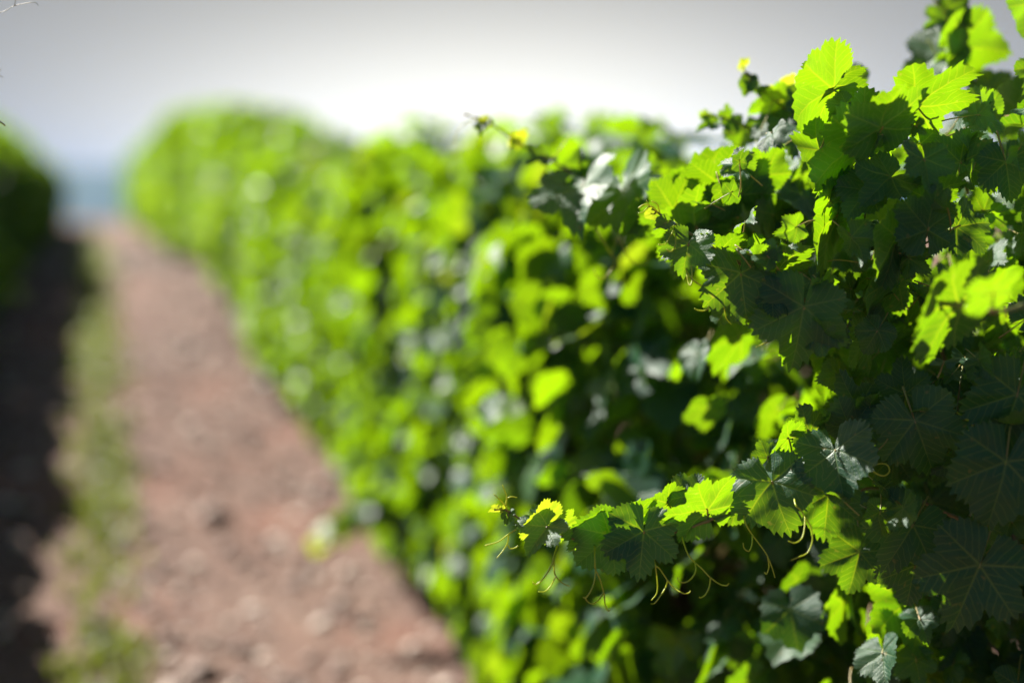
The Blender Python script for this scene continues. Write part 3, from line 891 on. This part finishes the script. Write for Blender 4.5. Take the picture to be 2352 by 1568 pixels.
# tendrils: shoot, list of strands [(px, py, depth) ...]
TEN = [
    ('A', [[(1284, 1240, 2.02), (1273, 1275, 2.0), (1268, 1295, 1.99), (1250, 1325, 1.985), (1232, 1341, 1.985), (1223, 1336, 1.985)], [(1272, 1282, 2.0), (1273, 1310, 2.0), (1278, 1324, 2.0), (1292, 1338, 1.995), (1308, 1345, 1.99)], [(1277, 1322, 2.0), (1266, 1343, 2.0), (1252, 1357, 1.995), (1237, 1358, 1.99)]]),
    ('A', [[(1366, 1240, 2.03), (1366, 1285, 2.0), (1368, 1307, 2.0), (1378, 1330, 2.0), (1387, 1362, 2.0), (1390, 1388, 2.0), (1397, 1402, 2.0), (1401, 1399, 2.0)], [(1368, 1307, 2.0), (1365, 1335, 1.99), (1356, 1358, 1.98), (1345, 1372, 1.98), (1339, 1370, 1.98)], [(1386, 1360, 2.0), (1374, 1377, 1.99), (1361, 1386, 1.985), (1349, 1380, 1.985), (1344, 1371, 1.98)]]),
    ('A', [[(1500, 1235, 2.03), (1503, 1292, 2.02), (1515, 1305, 2.02), (1532, 1330, 2.02), (1549, 1350, 2.02), (1570, 1362, 2.01), (1583, 1360, 2.01), (1586, 1356, 2.01)], [(1533, 1333, 2.02), (1528, 1350, 2.02), (1515, 1370, 2.01), (1504, 1384, 2.01), (1495, 1386, 2.0)], [(1505, 1294, 2.02), (1510, 1340, 2.03), (1508, 1362, 2.03), (1496, 1378, 2.03)]]),
    ('A', [[(1562, 1218, 2.03), (1570, 1245, 2.01), (1580, 1272, 2.0), (1595, 1290, 2.0), (1612, 1305, 2.0), (1631, 1325, 2.0), (1652, 1340, 2.0), (1668, 1344, 1.99), (1674, 1339, 1.985)], [(1596, 1291, 2.0), (1598, 1310, 1.99), (1588, 1328, 1.98), (1572, 1337, 1.975), (1559, 1333, 1.975), (1557, 1324, 1.975)], [(1632, 1326, 2.0), (1628, 1350, 2.0), (1618, 1367, 1.995), (1608, 1372, 1.99), (1606, 1369, 1.99)]]),
    ('A', [[(1705, 1163, 2.04), (1712, 1200, 2.02), (1727, 1226, 2.02), (1745, 1250, 2.02), (1762, 1275, 2.02), (1774, 1305, 2.02), (1780, 1326, 2.02)], [(1728, 1228, 2.02), (1727, 1250, 2.01), (1720, 1265, 2.0), (1709, 1258, 2.0), (1707, 1246, 2.0)], [(1763, 1277, 2.02), (1766, 1300, 2.02), (1761, 1317, 2.02), (1756, 1314, 2.02)]]),
    ('A', [[(1825, 1115, 2.04), (1826, 1155, 1.99), (1840, 1172, 1.985), (1850, 1188, 1.98), (1862, 1210, 1.975), (1866, 1240, 1.97), (1855, 1268, 1.965), (1836, 1278, 1.96), (1817, 1286, 1.96)], [(1849, 1186, 1.98), (1848, 1210, 1.97), (1842, 1235, 1.96), (1826, 1246, 1.955), (1811, 1242, 1.955)]]),
    ('A', [[(1208, 1200, 2.03), (1190, 1212, 2.02), (1168, 1226, 2.02), (1145, 1243, 2.01), (1114, 1252, 2.01)], [(1168, 1228, 2.02), (1166, 1245, 2.02), (1156, 1263, 2.02), (1141, 1281, 2.01)], [(1166, 1250, 2.02), (1172, 1259, 2.02), (1184, 1257, 2.02), (1190, 1252, 2.02)]]),
    ('A', [[(1168, 1173, 2.03), (1158, 1158, 2.02), (1146, 1145, 2.01), (1134, 1134, 2.01)], [(1161, 1162, 2.02), (1164, 1142, 2.02), (1160, 1128, 2.02), (1154, 1113, 2.02)], [(1164, 1145, 2.02), (1174, 1140, 2.02), (1188, 1142, 2.02)]]),
    ('A', [[(1975, 1050, 2.05), (1995, 1068, 1.99), (2010, 1085, 1.98), (2030, 1092, 1.98), (2043, 1082, 1.98), (2036, 1066, 1.98), (2012, 1066, 1.98), (1985, 1078, 1.97)]]),
    ('C', [[(1550, 525, 2.04), (1552, 545, 2.02), (1551, 565, 2.01), (1541, 577, 2.0), (1531, 573, 2.0)], [(1548, 528, 2.03), (1538, 545, 2.02), (1528, 560, 2.01), (1512, 562, 2.0)]]),
    ('C', [[(1512, 490, 2.04), (1500, 476, 2.03), (1480, 470, 2.03), (1466, 478, 2.03)], [(1500, 476, 2.03), (1490, 470, 2.02), (1485, 460, 2.02)], [(1516, 492, 2.04), (1510, 470, 2.03), (1496, 462, 2.03)], [(1490, 474, 2.03), (1478, 486, 2.02), (1466, 490, 2.02)]]),
    ('C', [[(1574, 600, 2.04), (1577, 625, 2.0), (1581, 648, 1.99), (1586, 655, 1.985), (1590, 640, 1.99), (1588, 610, 2.0)], [(1572, 615, 2.02), (1590, 640, 2.0), (1608, 654, 2.0), (1632, 668, 2.01), (1660, 700, 2.02), (1668, 730, 2.02), (1680, 745, 2.02)]]),
    ('C', [[(1640, 650, 2.05), (1622, 690, 2.02), (1628, 705, 2.0), (1618, 713, 2.0), (1602, 712, 2.0), (1595, 708, 2.0)]]),
    ('C', [[(1790, 700, 2.04), (1775, 775, 2.0), (1755, 788, 1.99), (1736, 797, 1.99)]]),
    ('T', [[(1925, 395, 2.08), (1918, 400, 2.05), (1905, 415, 2.04), (1890, 419, 2.04), (1881, 410, 2.04), (1882, 402, 2.04)]]),
    ('B', [[(1400, 450, 2.40), (1372, 515, 2.36), (1390, 560, 2.34), (1405, 585, 2.34), (1412, 600, 2.34), (1400, 625, 2.34), (1382, 640, 2.33), (1368, 632, 2.33), (1366, 620, 2.33)], [(1425, 520, 2.38), (1412, 560, 2.35), (1405, 588, 2.34)], [(1420, 540, 2.36), (1438, 580, 2.35), (1458, 605, 2.35), (1482, 606, 2.35), (1490, 590, 2.35), (1484, 583, 2.35)]]),
    ('B', [[(1262, 368, 2.42), (1280, 352, 2.40), (1295, 330, 2.40), (1310, 312, 2.40)]]),
    ('B', [[(1258, 366, 2.42), (1256, 385, 2.40), (1245, 402, 2.40), (1240, 420, 2.40)]]),
    ('B', [[(1118, 280, 2.42), (1092, 275, 2.41), (1065, 285, 2.40), (1050, 305, 2.40), (1042, 330, 2.40)], [(1100, 278, 2.41), (1085, 268, 2.40), (1068, 260, 2.40)]]),
    ('G', [[(1722, 285, 2.36), (1718, 310, 2.33), (1725, 335, 2.33), (1742, 345, 2.33), (1760, 340, 2.33)], [(1720, 300, 2.33), (1708, 330, 2.32), (1694, 336, 2.32), (1686, 326, 2.32)], [(1720, 288, 2.35), (1690, 308, 2.33), (1665, 300, 2.32)], [(1738, 320, 2.36), (1735, 370, 2.34), (1722, 410, 2.34), (1705, 420, 2.34)]]),
    ('Q', [[(2155, 15, 2.40), (2142, -2, 2.40), (2136, -20, 2.40)], [(2150, 130, 2.40), (2135, 95, 2.40), (2128, 98, 2.40)]]),
    ('L', [[(2190, 940, 2.02), (2212, 958, 1.98), (2230, 970, 1.97), (2236, 990, 1.97), (2228, 1008, 1.97), (2224, 990, 1.97), (2232, 985, 1.97)]]),
]
for key, strands in TEN:
    mb = MB()
    for s, st in enumerate(strands):
        P = spline([at(*c) for c in st], 6)
        thick = 0.0011 if s == 0 else 0.00095
        mb.tube(P, thick * 1.15, thick * .75, 6)
    child(mb, 'tendril', [M_TENDRIL], shoot_obj[key])


# grape clusters, hard green berries half hidden among the leaves
def cluster(cx, cy, dep, n, rb, spread, length):
    rg = random.Random(cx)
    top = at(cx, cy, dep)
    mb = MB()
    low = top - Vector((0, 0, length))
    mb.tube(spline([top + Vector((.02, .02, .05)), top, (top + low) / 2, low], 5), 0.0016, 0.0008, 5)
    berries = []
    for i in range(n):
        t = (i + .5) / n
        a = i * 2.4
        rad = spread * (1 - .6 * t) * rg.uniform(.6, 1)
        c = top - Vector((0, 0, length * (t * .95))) + Vector((math.cos(a) * rad, math.sin(a) * rad, rg.uniform(-.003, .003)))
        mb.tube([top - Vector((0, 0, length * t * .9)), c], 0.0006, 0.0006, 4, 0, False)
        berries.append(c)
    cl = child(mb, 'grape_cluster', [M_CANE], near)
    for c in berries:
        b = MB()
        r = rb * rg.uniform(.85, 1.1)
        V, F = [(0, 0, r)], []
        for q in range(1, 8):
            for s in range(12):
                V.append((r * math.sin(math.pi * q / 8) * math.cos(s * math.pi / 6), r * math.sin(math.pi * q / 8) * math.sin(s * math.pi / 6), r * math.cos(math.pi * q / 8)))
        V.append((0, 0, -r))
        for s in range(12):
            F.append((0, 1 + s, 1 + (s + 1) % 12))
            F.append((len(V) - 1, 73 + (s + 1) % 12, 73 + s))
            for q in range(6):
                F.append((1 + q * 12 + s, 1 + (q + 1) * 12 + s, 1 + (q + 1) * 12 + (s + 1) % 12, 1 + q * 12 + (s + 1) % 12))
        b.add(np.array(V) + np.array(c), F)
        child(b, 'berry', [M_BERRY], cl)


cluster(1985, 512, 2.05, 17, 0.0062, 0.024, 0.045)
cluster(2200, 925, 2.04, 22, 0.0028, 0.014, 0.075)

# the rest of the foreground foliage: leaves filling the vine behind the sharp ones
POLY = [(1700, 330), (1790, 262), (1870, 225), (1960, 205), (2060, 215), (2200, 255), (2352, 235), (2480, 235), (2480, 1640), (1950, 1640), (1985, 1400), (1930, 1250), (1890, 1170),
        (1960, 1060), (1930, 900), (1890, 800), (1760, 700), (1640, 590), (1590, 500), (1590, 410)]


def inside(px, py):
    c = False
    for i in range(len(POLY)):
        x1, y1 = POLY[i]
        x2, y2 = POLY[i - 1]
        if (y1 > py) != (y2 > py) and px < (x2 - x1) * (py - y1) / (y2 - y1) + x1:
            c = not c
    return c


def fill():
    rg = np.random.default_rng(404)
    mb = MB()
    placed = 0
    while placed < 430:
        px, py = rg.uniform(1580, 2480), rg.uniform(200, 1640)
        if not inside(px, py):
            continue
        if py < 560 and rg.random() < (0.72 if px < 2060 else 0.45):
            continue
        if px < 1880 and py < 720 and rg.random() < .75:
            continue
        d = 2.12 + 0.60 * rg.random() if px > 1880 else 2.26 + 0.20 * rg.random()
        p = at(px, py, d)
        tp = py < 420
        if rg.random() < (0.62 if px < 1900 else 0.45):
            nn = np.array(S) + rg.normal(0, .30, 3)            # blade turned to the sun, its shaded underside to the path
            mid = np.array([-.45, -.25, .1]) + rg.normal(0, .6, 3)
        else:
            nn = np.array(B_) + np.array([.1, 0, .05]) + rg.normal(0, .35, 3)
            mid = np.array([-.25, -.15, -.75 if not tp else .2]) + rg.normal(0, .5, 3)
        put_leaf(mb, rg, True, p, mid, nn, rg.uniform(.036, .070), fold=rg.uniform(0, .5), droop=rg.uniform(.05, .4), wave=rg.uniform(.05, .13), curl=rg.uniform(0, .4), hue=rg.uniform(.05, .66))
        petiole(mb, p, Vector(mid).normalized(), Vector(nn).normalized(), p - Vector(mid).normalized() * .05 + Vector((.02, .02, -.01)))
        placed += 1
    for (a0, a1, b0, b1, d0, d1, cnt) in ((2200, 2480, 380, 660, 2.35, 2.8, 30), (1570, 1900, 780, 1130, 2.45, 2.95, 46), (1500, 1960, 1150, 1600, 2.5, 3.0, 46)):
        for i in range(cnt):
            p = at(rg.uniform(a0, a1), rg.uniform(b0, b1), rg.uniform(d0, d1))
            nn = np.array(S) * (1 if rg.random() < .9 else .2) + np.array(B_) * .2 + rg.normal(0, .35, 3)
            mid = np.array([-.3, -.2, -.3]) + rg.normal(0, .6, 3)
            put_leaf(mb, rg, True, p, mid, nn, rg.uniform(.045, .072), fold=rg.uniform(0, .4), droop=rg.uniform(.05, .3), wave=rg.uniform(.05, .12), curl=rg.uniform(0, .4), hue=rg.uniform(.25, .74))
            petiole(mb, p, Vector(mid).normalized(), Vector(nn).normalized(), p - Vector(mid).normalized() * .05 + Vector((.03, .03, -.01)))
    # small young leaves between the large ones
    n = 0
    while n < 110:
        px, py = rg.uniform(1620, 2420), rg.uniform(215, 1230)
        if not inside(px, py):
            continue
        p = at(px, py, rg.uniform(1.96, 2.12))
        nn = (np.array(S) if rg.random() < .5 else np.array(B_)) + rg.normal(0, .5, 3)
        mid = rg.normal(0, 1, 3) + np.array([-.3, -.2, -.2])
        put_leaf(mb, rg, True, p, mid, nn, rg.uniform(.018, .042), fold=rg.uniform(0, .7), droop=rg.uniform(.05, .5), wave=rg.uniform(.08, .18), curl=rg.uniform(0, .6), hue=rg.uniform(.1, .78))
        petiole(mb, p, Vector(mid).normalized(), Vector(nn).normalized(), p - Vector(mid).normalized() * .04 + Vector((.01, .03, -.01)), .0009)
        n += 1
    # bright backlit leaves where the shoots leave the crown
    for i in range(46):
        p = at(rg.uniform(1560, 1850), rg.uniform(370, 640), rg.uniform(2.26, 2.62))
        nn = np.array(S) + rg.normal(0, .25, 3)
        mid = np.array([-.4, -.2, .5]) + rg.normal(0, .6, 3)
        put_leaf(mb, rg, True, p, mid, nn, rg.uniform(.04, .072), fold=rg.uniform(0, .3), droop=rg.uniform(.05, .25), wave=rg.uniform(.05, .11), curl=rg.uniform(0, .3), hue=rg.uniform(.4, .74))
        petiole(mb, p, Vector(mid).normalized(), Vector(nn).normalized(), p - Vector(mid).normalized() * .05 + Vector((.02, .02, -.01)))
    # the vine's far and lower side, a plain leafy mass
    placed = 0
    while placed < 800:
        x, y, z = VX + rg.uniform(-.36, .42), VY + rg.uniform(-.62, .66), rg.uniform(.05, 1.56)
        if (y > VY - .1 and z > 1.40) or (x < 1.42 and z > 1.12 and y > VY - .1):
            continue
        p = np.array([x, y, z])
        v = p - np.array([0, 0, CAM_Z])
        dep = float(-np.dot(v, np.array(B_)))
        qx = 1176 + FPX * float(np.dot(v, np.array(R_))) / dep
        if dep < 2.25 and qx < 2480:
            continue
        out = np.array([(x - VX) / .4, (y - VY) / 1.5, .3])
        put_leaf(mb, rg, False, p, np.array([0, 0, -.7]) + rg.normal(0, .5, 3), np.array(S) * .7 + out * .3 + rg.normal(0, .4, 3), rg.uniform(.045, .075), hue=rg.uniform(0, .66))
        placed += 1
    f = child(mb, 'foliage', [M_LEAF, M_PETIOLE], near)
    f['kind'] = 'stuff'


fill()
print('leaves', n_leaf, 'objects', len(scn.objects))

# ------------------------------------------------------------------ the air between here and the hills
def build_haze():
    m, k, out = mat('haze')
    pv = k.n('ShaderNodeVolumePrincipled')
    pv.inputs['Color'].default_value = (0.17, 0.42, 1.0, 1)
    pv.inputs['Density'].default_value = 0.00009
    pv.inputs['Anisotropy'].default_value = 0.0
    k.put(out.inputs['Volume'], pv.outputs[0])
    mb = MB()
    x0, x1, y0, y1, z0, z1 = -7600, 7600, -60, 9600, -40, 160
    V = [(x, y, z) for x in (x0, x1) for y in (y0, y1) for z in (z0, z1)]
    mb.add(V, [(0, 1, 3, 2), (4, 6, 7, 5), (0, 4, 5, 1), (2, 3, 7, 6), (0, 2, 6, 4), (1, 5, 7, 3)])
    o = mb.build('haze', [m], smooth=False)
    tag(o, 'pale blue haze lying over the land towards the far hills', 'haze', None, 'stuff')


build_haze()
